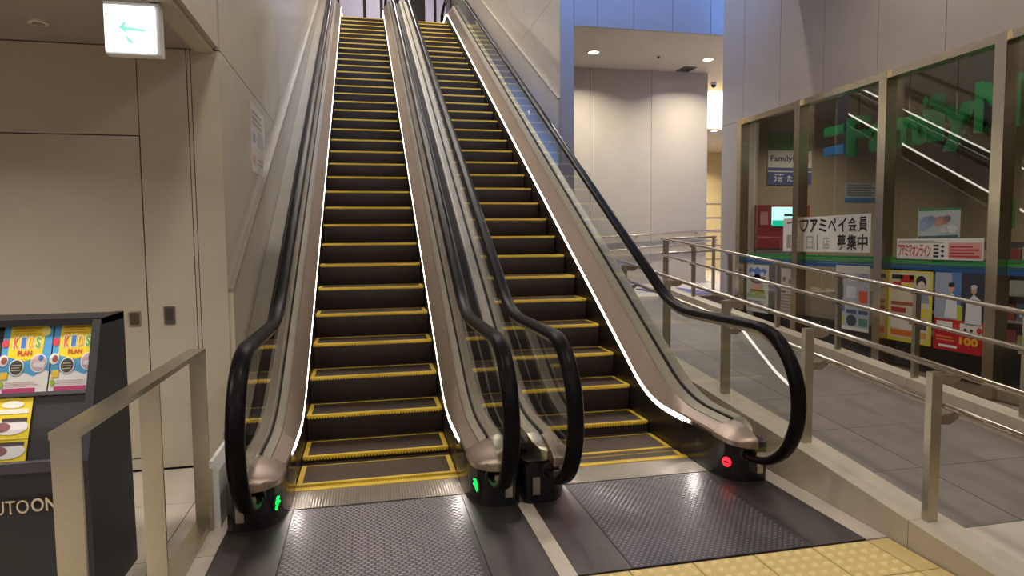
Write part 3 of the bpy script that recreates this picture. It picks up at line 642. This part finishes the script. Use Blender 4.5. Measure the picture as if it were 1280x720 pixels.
def escalator(xc, anchor, label, led):
    E_ = thing('escalator', label, 'escalator', (xc, -.2, 0))
    inv = E_.matrix_basis
    # steps
    for (y, z) in nose_points(anchor, .4619):
        if y < -.42: continue
        o = link('step', step_me, E_); o.matrix_parent_inverse = Matrix.Identity(4); o.location = (0, y+.2, z)
        for nm, me in (('riser', riser_me), ('yellow_border', border_me)):
            c = bpy.data.objects.new(nm, me); COL.objects.link(c); c.parent = o
    # landing plates
    x0, x1 = (-.852, .838) if xc < 1 else (.932, 2.572)
    box('side_plate', (x0, xc-.52, -1.65, -.50, -.02, .004), m_plate_plain, E_)
    box('side_plate', (xc+.52, x1, -1.65, -.50, -.02, .004), m_plate_plain, E_)
    box('landing_plate', (xc-.516, xc+.516, -1.65, -.504, -.02, .005), m_plate, E_)
    studs = MB(); pu, pv = .034, .0235
    for i in range(int(1.0/pu)):
        for j in range(int(1.13/pv)):
            a, b = xc-.508+i*pu+(j % 2)*pu/2, -1.642+j*pv
            studs.add([(a, b, .004), (a+.022, b, .004), (a+.022, b+.014, .004), (a, b+.014, .004), (a+.004, b+.003, .0085), (a+.018, b+.003, .0085), (a+.018, b+.011, .0085), (a+.004, b+.011, .0085)],
                      [(4, 5, 6, 7), (0, 1, 5, 4), (1, 2, 6, 5), (2, 3, 7, 6), (3, 0, 4, 7)])
    so = studs.build('plate_studs', m_stud, E_); so['kind'] = 'stuff'
    box('comb_plate', (xc-HALF, xc+HALF, -.496, -.19, -.02, .008), m_comb, E_)
    cy = MB().box(xc-HALF+.01, xc+HALF-.01, -.20, -.15, -.02, .012)
    for k in range(60):
        x = xc-HALF+.012+k*(2*HALF-.03)/60; cy.box(x, x+.008, -.15, -.125, -.02, .008)
    cy.build('comb_teeth', m_yellow, E_)
    for sd in (-1, 1):
        X = lambda d: xc+sd*(HALF+d)
        def ribbon(name, prof, m, ys=YS, smooth=True):
            mb = MB(); mb.loft([[(X(d), y, zf(y)+dz) for d, zf, dz in prof] for y in ys], closed=True); mb.smooth = smooth
            return mb.build(name, m, E_)
        ribbon('skirt_panel', [(0, z_strip, -.002), (.03, z_strip, -.002), (.03, z_nose, -.3), (0, z_nose, -.3)], m_skirt)
        ys_l = [y for y in YS if -.2 <= y <= 15.0]
        ribbon('light_strip', [(-.004, z_strip, -.004), (-.012, z_strip, .002), (-.008, z_strip, .040), (.006, z_strip, .040), (.008, z_strip, .0)], m_led, ys_l)
        ribbon('inner_deck', [(-.010, z_strip, .041), (-.004, z_strip, .056), (.080, z_glass, 0), (.080, z_glass, -.05), (.010, z_strip, .0)], m_deck)
        ribbon('deck_moulding', [(.0835, z_glass, 0.004), (.127, z_mid, 0), (.127, z_mid, -.05), (.0835, z_glass, -.04)], m_outer)
        ribbon('glass_gasket', [(.125, z_mid, .010), (.125, z_mid, -.02), (.149, z_mid, -.02), (.149, z_mid, .010)], m_shadow)
        ribbon('outer_deck', [(.148, z_mid, .0), (.215, z_outer, .0), (.235, z_outer, -.012), (.235, z_outer, -.06), (.148, z_mid, -.1)], m_outer)
        ribbon('side_cladding', [(.220, z_outer, -.05), (.234, z_outer, -.05), (.234, z_nose, -.6), (.220, z_nose, -.6)], m_wall)
        if sd > 0: MB().loft([[(xc-HALF-.2, y, z_nose(y)-.55), (xc+HALF+.2, y, z_nose(y)-.55), (xc+HALF+.2, y, z_nose(y)-.62), (xc-HALF-.2, y, z_nose(y)-.62)] for y in YS if y > 1.0], closed=True).build('truss_underside', m_wall, E_)
        # rounded deck nose (tongue) in front
        mb = MB(); rows = []
        for k in range(13):
            t = max(0, (k-1)/11); y = (-.55 if k == 0 else -.69-.17*math.sin(t*math.pi/2)); inn = -.008+.145*(1-math.cos(t*math.pi/2))
            zi = .308-.010*t; zo = .385-.075*t
            rows.append([(X(inn), y, zi-.032), (X(inn), y, zi), (X(inn+(.08-inn)*.6 if inn < .08 else inn+.001), y, max(zi+.003, .350-.046*t)), (X(.145), y, max(zi+.004, zo)), (X(.145), y, zi-.032)])
        mb.loft(rows, closed=True); mb.smooth = True; mb.build('deck_nose', m_deck, E_)
        mb = MB(); rows = []
        for k in range(9):
            t = k/8; y = -.55-.19*math.sin(t*math.pi/2); w = .085*math.cos(t*math.pi/2)
            rows.append([(X(.148), y, .385-.06*t), (X(.15+w*.6), y, .40-.08*t), (X(.15+w), y, .39-.08*t), (X(.15+w), y, .27), (X(.148), y, .27)])
        mb.loft(rows, closed=True); mb.smooth = True; mb.build('outer_deck_nose', m_steel, E_)
        # newel base with a rounded inner front corner
        pts = [(X(-.012), -.12), (X(-.012), -.44)]
        for k in range(1, 10):
            a = k/9*math.pi/2; pts.append((X(-.012+.16*(1-math.cos(a))), -.44-.31*math.sin(a)))
        pts += [(X(.27), -.75), (X(.30), -.72), (X(.30), -.12)]
        nb = MB().prism(pts, 2, .004, .272).build('newel_base', m_black, E_)
        # indicator lamp on the rounded corner
        a = math.radians(46); cx, cy_ = X(-.012+.16*(1-math.cos(a))), -.44-.31*math.sin(a)
        nrm = Vector((-sd*math.cos(a)/.16, -math.sin(a)/.31, 0)).normalized(); tan = Vector((-nrm.y, nrm.x, 0))
        if tan.x < 0: tan = -tan
        base = Vector((cx, cy_, .125))
        def plate(pts2, m, off, name):
            n = len(pts2); lo = [base+tan*u+Vector((0, 0, v))-nrm*.01 for u, v in pts2]; hi = [base+tan*u+Vector((0, 0, v))+nrm*off for u, v in pts2]
            q = MB(); q.add(lo+hi, [tuple(range(n))[::-1], tuple(range(n, 2*n))]+[(i, (i+1) % n, n+(i+1) % n, n+i) for i in range(n)])
            return q.build(name, m, nb)
        circ = lambda r, n=20: [(r*math.cos(2*math.pi*k/n), r*math.sin(2*math.pi*k/n)) for k in range(n)]
        plate(circ(.046), m_shadow, .003, 'indicator_bezel')
        if led == 'green':
            m1 = -1 if sd > 0 else 1
            plate([(m1*u, v) for u, v in ((-.022, .0), (-.004, .040), (.018, .034), (.006, .018), (.022, .004), (.012, -.004), (.004, .004), (.0, -.014), (-.016, -.038), (-.026, -.030), (-.012, -.008))], m_greenled, .008, 'indicator_light')
        else:
            plate(circ(.033), m_redled, .007, 'indicator_light'); plate([(-.018, -.006), (.018, -.006), (.018, .006), (-.018, .006)], m_shadow, .010, 'indicator_bar')
        # comb light set in the skirt, shining on the comb plate
        box('comb_light', (min(X(-.013), X(.0)), max(X(-.013), X(.0)), -.335, -.305, .188, .198), m_black, E_)
        lamp((X(-.02), -.32, .18), .9, (1, .93, .84), .06, aim=(-sd*.75, -.45, -.6), spread=150)
        # small chrome switch plate on the front and speaker holes
        box('switch_plate', (min(X(.205), X(.25)), max(X(.205), X(.25)), -.758, -.75, .06, .17), m_steel, E_)
        # handrail loop
        rc = .435; zc = 1.075-rc; yc = -.83; xh = X(.137)
        path = [(-.62, .205), (-.74, .205)]
        path += [(yc-rc*math.sin(a_), zc-rc*math.cos(a_)) for a_ in [math.pi*k/22 for k in range(0, 23)]]
        path += [(y, z_hand(y)) for y in [-.75+.1*k for k in range(32)] + [3+1.0*k for k in range(10)] + [12.2+.12*k for k in range(26)]]
        path += [(15.6, ZT+1.075), (16.1, ZT+1.0), (16.3, ZT+.7), (16.1, ZT+.35), (15.6, ZT+.25)]
        prof = [(-.045, -.012), (-.047, .006), (-.038, .022), (-.018, .030), (.018, .030), (.038, .022), (.047, .006), (.045, -.012), (.03, -.022), (-.03, -.022)]
        rows = []
        for i, p in enumerate(path):
            a_, b_ = path[max(0, i-1)], path[min(len(path)-1, i+1)]
            t = Vector((b_[0]-a_[0], b_[1]-a_[1])).normalized(); n_ = Vector((-t.y, t.x))
            rows.append([(xh+u, p[0]+n_.x*v, p[1]+n_.y*v) for u, v in prof])
        # the start of the loop runs forward (towards -y): its normal flips to face outwards
        mb = MB(); fix = []
        for i, p in enumerate(path):
            a_, b_ = path[max(0, i-1)], path[min(len(path)-1, i+1)]
            t = Vector((b_[0]-a_[0], b_[1]-a_[1])).normalized(); n_ = Vector((-t.y, t.x))
            fix.append([(xh+u, p[0]+n_.x*v, p[1]+n_.y*v) for u, v in prof])
        mb.loft(fix, closed=True); mb.smooth = True; mb.build('handrail', m_rubber, E_)
        # bright guide profile inside the handrail
        gp = MB(); rows = []
        for i, p in enumerate(path[3:-5]):
            j = i+3; a_, b_ = path[j-1], path[j+1]
            t = Vector((b_[0]-a_[0], b_[1]-a_[1])).normalized(); n_ = Vector((-t.y, t.x))
            rows.append([(xh+u, p[0]+n_.x*v, p[1]+n_.y*v) for u, v in ((-.026, -.020), (.026, -.020), (.02, -.046), (-.02, -.046))])
        gp.loft(rows, closed=True); gp.smooth = True; gp.build('handrail_guide', m_steel, E_)
        cr2 = MB(); cr2.tube([(xh, -.74, .205), (xh, -.772, .205)], .055, 18); cr2.build('handrail_inlet', m_stand, E_)
        # glass: front half disc, then panels up the incline
        def gpanel(out):
            g = MB().prism(out, 0, xh-.005, xh+.005); return g.build('glass_panel', m_glass, E_)
        rg = rc-.04
        arc = [(yc-rg*math.sin(a_), zc-rg*math.cos(a_)) for a_ in [math.pi*k/20 for k in range(0, 21)]]
        top = lambda y: z_hand(y)-.042
        ed = [-.55, .55, 2.0, 3.6, 5.2, 6.8, 8.4, 10.0, 11.6, 13.2, 15.4]
        gpanel([(-.56, zc-rg), ] + arc + [(-.56, top(-.56))])
        for a_, b_ in zip(ed, ed[1:]):
            n_ = 12 if (b_ < 2.1 or a_ > 11) else 2
            yy = [a_+.004+(b_-a_-.008)*k/n_ for k in range(n_+1)]
            gpanel([(y, z_mid(y)-.01) for y in yy]+[(y, top(y)) for y in reversed(yy)])
    return E_
ESC_L = escalator(0.0, 4.0, 'left escalator with green arrow lights and lit white edge strips', 'green')
ESC_R = escalator(1.735, 3.719, 'right escalator with a red no-entry light on its newel base', 'red')
gap = box('floor_divider', (.84, .93, -1.65, -.3, -.02, .003), m_floor, floor)
m_gap = mat('dark_gap_cover', (44, 40, 38), .75, noise=.1, spec=.2)
for xa, xb, es in ((.79, .858, ESC_L), (.876, .945, ESC_R), (-.868, -.79, ESC_L)):
    rows = [[(xa, y, z_outer(y)-.07), (xb, y, z_outer(y)-.07), (xb, y, z_outer(y)-.11), (xa, y, z_outer(y)-.11)] for y in YS]
    MB().loft([r for r, y in zip(rows, YS) if xa > 0 or y > -.1], closed=True).build('gap_cover', m_gap, es)
MB().loft([[(-1.003, y, z_outer(y)-.04), (-.872, y, z_outer(y)-.04), (-.872, y, z_outer(y)-.12), (-1.003, y, z_outer(y)-.12)] for y in YS if y > -.1], closed=True).build('wall_side_ledge', mat('darkened_ledge', (124, 115, 101), .6, noise=.04), ESC_L)  # ledge colour darkened to offset the overhead light
MB().loft([[(.858, y, z_outer(y)-.06), (.874, y, z_outer(y)-.06), (.874, y, z_outer(y)-.11), (.858, y, z_outer(y)-.11)] for y in YS], closed=True).build('gap_joint_strip', m_trim, ESC_L)
wcv = thing('guard_box', 'small white guard cover on the floor between the left handrail and the railing', 'guard', (-.93, -.62, 0))
MB().prism([(-.95, 0), (-.90, 0), (-.90, .34), (-.93, .40), (-.95, .40)], 1, -.66, -.16).build('cover', m_white, wcv)
MB().box(-.955, -.935, -.68, -.655, 0, .36).build('corner_tube', m_steel, wcv)

# ------------------------------------------------------------------ left railing
lr = thing('floor_railing', 'brushed steel railing of wide flat bars beside the black brochure stand', 'railing', (-1.0, -1.4, 0))
XA, XB = -1.04, -.955
for y in (-2.28, -1.46, -.62): box('post', (XA, XB, y-.007, y+.007, .05, 1.02), m_steel, lr)
box('top_bar', (XA, XB, -2.295, -.605, 1.02, 1.045), m_steel, lr)
box('bottom_bar', (XA, XB, -2.294, -.60, .0, .05), m_steel, lr)

# ------------------------------------------------------------------ brochure stand
sx0, sx1 = -2.05, -1.25
st = thing('brochure_stand', 'black sloping brochure stand with silver lettering on its front', 'stand', (-1.6, -1.2, 0))
Yf, Zl, Yt, Ztop, Yb = -1.46, .70, -1.22, 1.29, -.96
side = [(Yf, 0), (Yf-.012, Zl), (Yt-.03, Ztop+.005), (Yb+.0, Ztop+.015), (Yb+.02, 0)]
MB().prism(side, 0, sx1-.035, sx1).build('side_panel', m_stand, st)
MB().prism(side, 0, sx0, sx0+.035).build('side_panel', m_stand, st)
inner = [(Yf+.015, .01), (Yf+.02, Zl-.03), (Yt+.02, Ztop-.03), (Yb, Ztop-.03), (Yb, .01)]
MB().prism(inner, 0, sx0+.034, sx1-.034).build('body', m_stand, st)
MB().prism([(Yf-.014, Zl-.035), (Yf+.02, Zl-.035), (Yf+.02, Zl+.01), (Yf-.014, Zl+.01)], 0, sx0+.036, sx1-.036).build('lower_lip', mat('lip_grey', (60, 58, 62), .4, noise=.05), st)
MB().prism([(Yt-.02, Ztop-.02), (Yb, Ztop-.02), (Yb, Ztop+.012), (Yt-.02, Ztop+.012)], 0, sx0, sx1).build('top_board', m_stand, st)
# sloping face frame: direction up the slope
dv = Vector((0, (Yt+.02)-(Yf+.02), (Ztop-.03)-(Zl-.03))); L = dv.length; dvn = dv/L; nn = Vector((0, -dvn.z, dvn.y))
if nn.y > 0: nn = -nn
def slope(x, t, off=0): return Vector((x, Yf+.02, Zl-.03)) + dv*t + nn*off
def acr(name, x0, x1, t0, t1, off):
    mb = MB(); P = [slope(x0, t0, off), slope(x1, t0, off), slope(x1, t1, off), slope(x0, t1, off)]
    mb.add(P+[p_+nn*.003 for p_ in P], [(3, 2, 1, 0), (4, 5, 6, 7), (0, 1, 5, 4), (1, 2, 6, 5), (2, 3, 7, 6), (3, 0, 4, 7)])
    return mb.build(name, m_acr, st)
acr('clear_pocket', sx0+.04, sx1-.04, .03, .27, .022)
acr('clear_pocket', sx0+.04, sx1-.04, .53, .76, .022)
mb = MB(); P = [slope(sx0+.035, .50, 0), slope(sx1-.035, .50, 0), slope(sx1-.035, .525, 0), slope(sx0+.035, .525, 0)]
mb.add(P+[p_+nn*.022 for p_ in P], [(3, 2, 1, 0), (4, 5, 6, 7), (0, 1, 5, 4), (1, 2, 6, 5), (2, 3, 7, 6), (3, 0, 4, 7)]); mb.build('pocket_ledge', mat('lip_grey', (60, 58, 62)), st)
# silver lettering on the front
def solid_text(body, x0, x1, z0, z1, y, m, parent, bold=.0):
    vs, fs = text_verts(body, bold); X = [v.x for v in vs]; Y = [v.y for v in vs]
    me = MB(); n = len(vs)
    P = [(x0+(v.x-min(X))/(max(X)-min(X))*(x1-x0), y, z0+(v.y-min(Y))/(max(Y)-min(Y))*(z1-z0)) for v in vs]
    me.add(P+[(p_[0], y+.006, p_[2]) for p_ in P], fs+[tuple(i+n for i in f[::-1]) for f in fs])
    return me.build('lettering', m, parent)
def stand_x(u, v): return px(u, v, 1, Yf).x
za, zb = px(40, 641, 1, Yf).z, px(40, 624, 1, Yf).z
solid_text('AUTO', stand_x(-24, 632), stand_x(36, 632), za, zb, Yf-.001, m_rail, st); solid_text('ON', stand_x(39, 632), stand_x(71, 632), za+.003, zb+.003, Yf-.001, m_rail, st, .015)

def hit_slope(u, v, off=.012):
    d = RT*((u-640)/F_PX) + UP*(-(v-360)/F_PX) + FW
    o = slope(0, 0, off); t = (o-CAM).dot(nn)/d.dot(nn); return CAM+d*t
def brochure_kids(x0, x1, t0, t1, label):
    O = slope(x0, t0, .006); s = Sheet('brochure', label, 'brochure', O, (x1-x0, 0, 0), dv*(t1-t0), nn, ink((236, 234, 232)), 'KIDS brochures in the stand')
    s.poly([(0, .28), (.15, .34), (.3, .28), (.5, .33), (.7, .27), (.9, .36), (1, .33), (1, 1), (0, 1)], ink((74, 160, 214)), 1, 'blue_field')
    s.poly([(.13, .55), (.5, .48), (.82, .55), (.86, 1), (.14, 1)], ink((240, 212, 34)), 2, 'yellow_field')
    for k, (ch, c) in enumerate(zip('KIDS', ((224, 96, 56), (66, 120, 206), (240, 180, 50), (96, 176, 72)))):
        s.text(ch, .21+.15*k, .652, .335+.15*k, .833, ink((250, 240, 214)), 3, .07, 'letter_outline')
        s.text(ch, .225+.15*k, .665, .32+.15*k, .82, ink(c), 4, .03)
    s.text('PLAN', .33, .56, .62, .63, ink((206, 70, 50)), 4, .04)
    s.lines(.2, .86, .75, .97, 3, ink((222, 150, 40)), 3, .4)
    s.disc(.86, .90, .09, .07, ink((246, 232, 130)), 3); s.disc(.34, .40, .15, .115, ink((244, 244, 240)), 3); s.disc(.34, .40, .13, .10, ink((72, 68, 52)), 4)
    s.lines(.25, .35, .44, .46, 3, ink((190, 186, 160)), 5, .35)
    s.disc(.78, .45, .17, .13, ink((240, 240, 240)), 3); s.disc(.78, .45, .15, .115, ink((206, 176, 180)), 4); s.poly([(.66, .40), (.9, .38), (.92, .45), (.7, .46)], ink((230, 226, 232)), 5); s.disc(.82, .52, .05, .04, ink((60, 110, 200)), 5)
    s.disc(.06, .74, .07, .06, ink((214, 60, 80)), 3); s.disc(.06, .50, .1, .08, ink((232, 226, 220)), 3); s.disc(.08, .50, .06, .05, ink((150, 84, 70)), 4); s.rect(.04, .24, .18, .34, ink((240, 200, 60)), 3)
    s.lines(.15, .15, .85, .22, 2, ink((200, 160, 170)), 3, .3); s.disc(.07, .17, .05, .045, ink((160, 190, 60)), 4)
    s.rect(.12, .03, .76, .115, ink((196, 60, 120)), 3, 'magenta_band')
tv = lambda v, u=60: (hit_slope(u, v)-slope(hit_slope(u, v).x, 0, .012)).dot(dvn)/L
b1l, b1r = hit_slope(64, 450).x, hit_slope(124, 450).x
t_lo, t_hi = tv(494), tv(405)
brochure_kids(b1l, b1r, t_lo, t_hi, 'yellow and blue children\'s plan brochure in the upper pocket, right of its twin')
brochure_kids(b1l-(b1r-b1l)-.006, b1l-.006, t_lo, t_hi, 'yellow and blue children\'s plan brochure in the upper pocket, cut by the picture edge')
y1 = hit_slope(35, 545).x
s = Sheet('brochure', 'yellow brochure with round food pictures in the lower pocket of the black stand', 'brochure', slope(y1-.27, .04, .006), (.27, 0, 0), dv*(tv(497, 30)-.04), nn, ink((232, 206, 36)))
s.rect(0, .76, .96, .83, ink((236, 232, 220)), 2); s.disc(.72, .90, .16, .055, ink((240, 236, 226)), 2); s.rect(.2, .87, .44, .93, ink((196, 160, 40)), 2)
for v in (.56, .20):
    s.disc(.72, v, .26, .12, ink((226, 222, 226)), 2); s.disc(.6, v, .13, .07, ink((140, 90, 96)), 3); s.rect(.6, v+.08, .95, v+.13, ink((66, 60, 58)), 4)
s.rect(0, .375, 1, .395, ink((250, 232, 90)), 2)

# ------------------------------------------------------------------ signs and ceiling fittings
ex = thing('exit_sign', 'lit white exit sign with a pale green arrow hanging from the low ceiling', 'sign', (-1.295, -.5, 2.69))
ea, eb = px(131, 66, 1, -.5), px(195, 4, 1, -.5)
box('housing', (ea.x, eb.x+.012, -.49, -.42, ea.z, eb.z), m_white, ex)
box('lit_panel', (ea.x+.005, eb.x-.010, -.5, -.49, ea.z+.012, eb.z-.022), m_exit, ex)
box('ceiling_mount', (ea.x+.04, eb.x-.04, -.48, -.43, eb.z, 3.02), m_white, ex)
def epoly(pts, nm):
    P = [px(u, v, 1, -.5) for u, v in pts]
    return MB().prism([(q.x, q.z) for q in P], 1, -.504, -.5).build(nm, m_exitgreen, ex)
epoly([(148, 34), (158, 25), (156, 33), (182, 37), (182, 40), (157, 38), (158, 42)], 'arrow')
epoly([(156, 43), (163, 49), (168, 53), (164, 55), (158, 49)], 'running_leg')
# round ceiling plate left of the sign
q = px(48, 27, 2, 3.02)
dl = thing('ceiling_disc', 'flat pale round plate on the low ceiling left of the exit sign', 'ceiling plate', (q.x, q.y, 3.0))
MB().tube([(q.x, q.y, 3.02), (q.x, q.y, 3.008)], .055, 20).build('plate', m_white, dl)
MB().tube([(q.x, q.y, 3.008), (q.x, q.y, 3.004)], .035, 20).build('centre', m_steel, dl)
def downlight(u, v, z, label, p, r=.09):
    q = px(u, v, 2, z)
    t = thing('downlight', label, 'downlight', (q.x, q.y, z), 'round downlights in the passage ceiling')
    mb = MB(); n = 24; rows = [[(q.x+rr*math.cos(6.2832*k/n), q.y+rr*math.sin(6.2832*k/n), zz) for k in range(n)] for rr, zz in ((r+.03, z), (r+.03, z-.012), (r, z-.012), (r, z))]
    mb.loft(rows); mb.add([], []); mb.smooth = False
    for i in range(0): pass
    rows2 = [[rows[i][k] for i in range(4)] for k in range(n)]+[[rows[i][0] for i in range(4)]]
    MB().loft(rows2).build('trim_ring', m_white, t)
    MB().tube([(q.x, q.y, z-.001), (q.x, q.y, z-.006)], r-.004, 24).build('lens', m_lampface, t)
    lamp((q.x, q.y, z-.03), p, WARM, r*1.6)
downlight(742, 65, 4.97, 'glowing round downlight at the left of the passage ceiling', 55)
downlight(885, 74, 4.97, 'glowing round downlight beside the ceiling vent', 55)
downlight(892.5, 163, 4.12, 'small glowing downlight in the low corridor ceiling beyond the passage', 25, .07)
q0, q1 = px(855, 83, 2, 4.97), px(882, 78, 2, 4.97)
vt = thing('ceiling_vent', 'rectangular grey ventilation grille in the passage ceiling', 'vent', ((q0.x+q1.x)/2, q0.y, 4.96))
vx0, vx1, vy0, vy1 = q0.x, q1.x, q0.y-.02, q0.y+.34
for b in ((vx0, vx1, vy0, vy0+.03), (vx0, vx1, vy1-.03, vy1), (vx0, vx0+.03, vy0+.03, vy1-.03), (vx1-.03, vx1, vy0+.03, vy1-.03)): box('frame', (*b, 4.955, 4.97), mat('vent_grey', (120, 112, 104), .5, .3), vt)
for k in range(6): box('slat', (vx0+.03, vx1-.03, vy0+.04+k*.05, vy0+.065+k*.05, 4.958, 4.968), mat('vent_slat', (90, 84, 78), .5, .3), vt)
q = px(823, 70, 2, 4.97)
sd_ = thing('smoke_detector', 'tiny round smoke detector in the middle of the passage ceiling', 'detector', (q.x, q.y, 4.94))
MB().tube([(q.x, q.y, 4.97), (q.x, q.y, 4.955)], .05, 16).build('base', m_white, sd_); MB().tube([(q.x, q.y, 4.955), (q.x, q.y, 4.935)], .025, 12).build('sensor', m_groove, sd_)
q = px(892, 104, 2, 4.97)
sc_ = thing('security_camera', 'dark dome security camera under the soffit by the lit cove', 'camera', (q.x, q.y, 4.85))
MB().tube([(q.x, q.y, 4.97), (q.x, q.y, 4.93)], .06, 16).build('mount', m_white, sc_)
mb = MB(); n = 14; mb.loft([[(q.x+.055*math.cos(a*math.pi/12)*math.cos(6.2832*k/n), q.y+.055*math.cos(a*math.pi/12)*math.sin(6.2832*k/n), 4.93-.06*math.sin(a*math.pi/12)) for k in range(n)] for a in range(0, 6)], closed=True); mb.smooth = True
mb.build('dome', m_black, sc_)
cv = thing('light_cove', 'brightly glowing panel above the corridor opening', 'light', (8.3, 8.9, 4.12))
box('glow_panel', (6.9, 10.0, 8.90, 8.94, 4.16, 4.94), m_glow, cv); box('panel_frame', (6.86, 10.04, 8.94, 8.97, 4.12, 4.97), m_white, cv)
# paper notice on the left wall (drawn facing +x, read along +y)
s = Sheet('wall_notice', 'white paper notice with red and blue print on the wall beside the left escalator', 'notice', (XL+.001, 1.74, 2.30), (0, .83, .0), (0, 0, .64), (1, 0, 0), ink((206, 200, 194)))
s.lines(.1, .70, .9, .94, 3, ink((150, 146, 146)), 2, .35); s.rect(.12, .44, .30, .56, ink((150, 150, 170))); s.lines(.4, .42, .9, .66, 5, ink((150, 146, 150)), 2, .35)
s.rect(.08, .10, .3, .26, ink((196, 158, 156))); s.lines(.4, .14, .8, .28, 2, ink((150, 150, 150)), 2, .35)
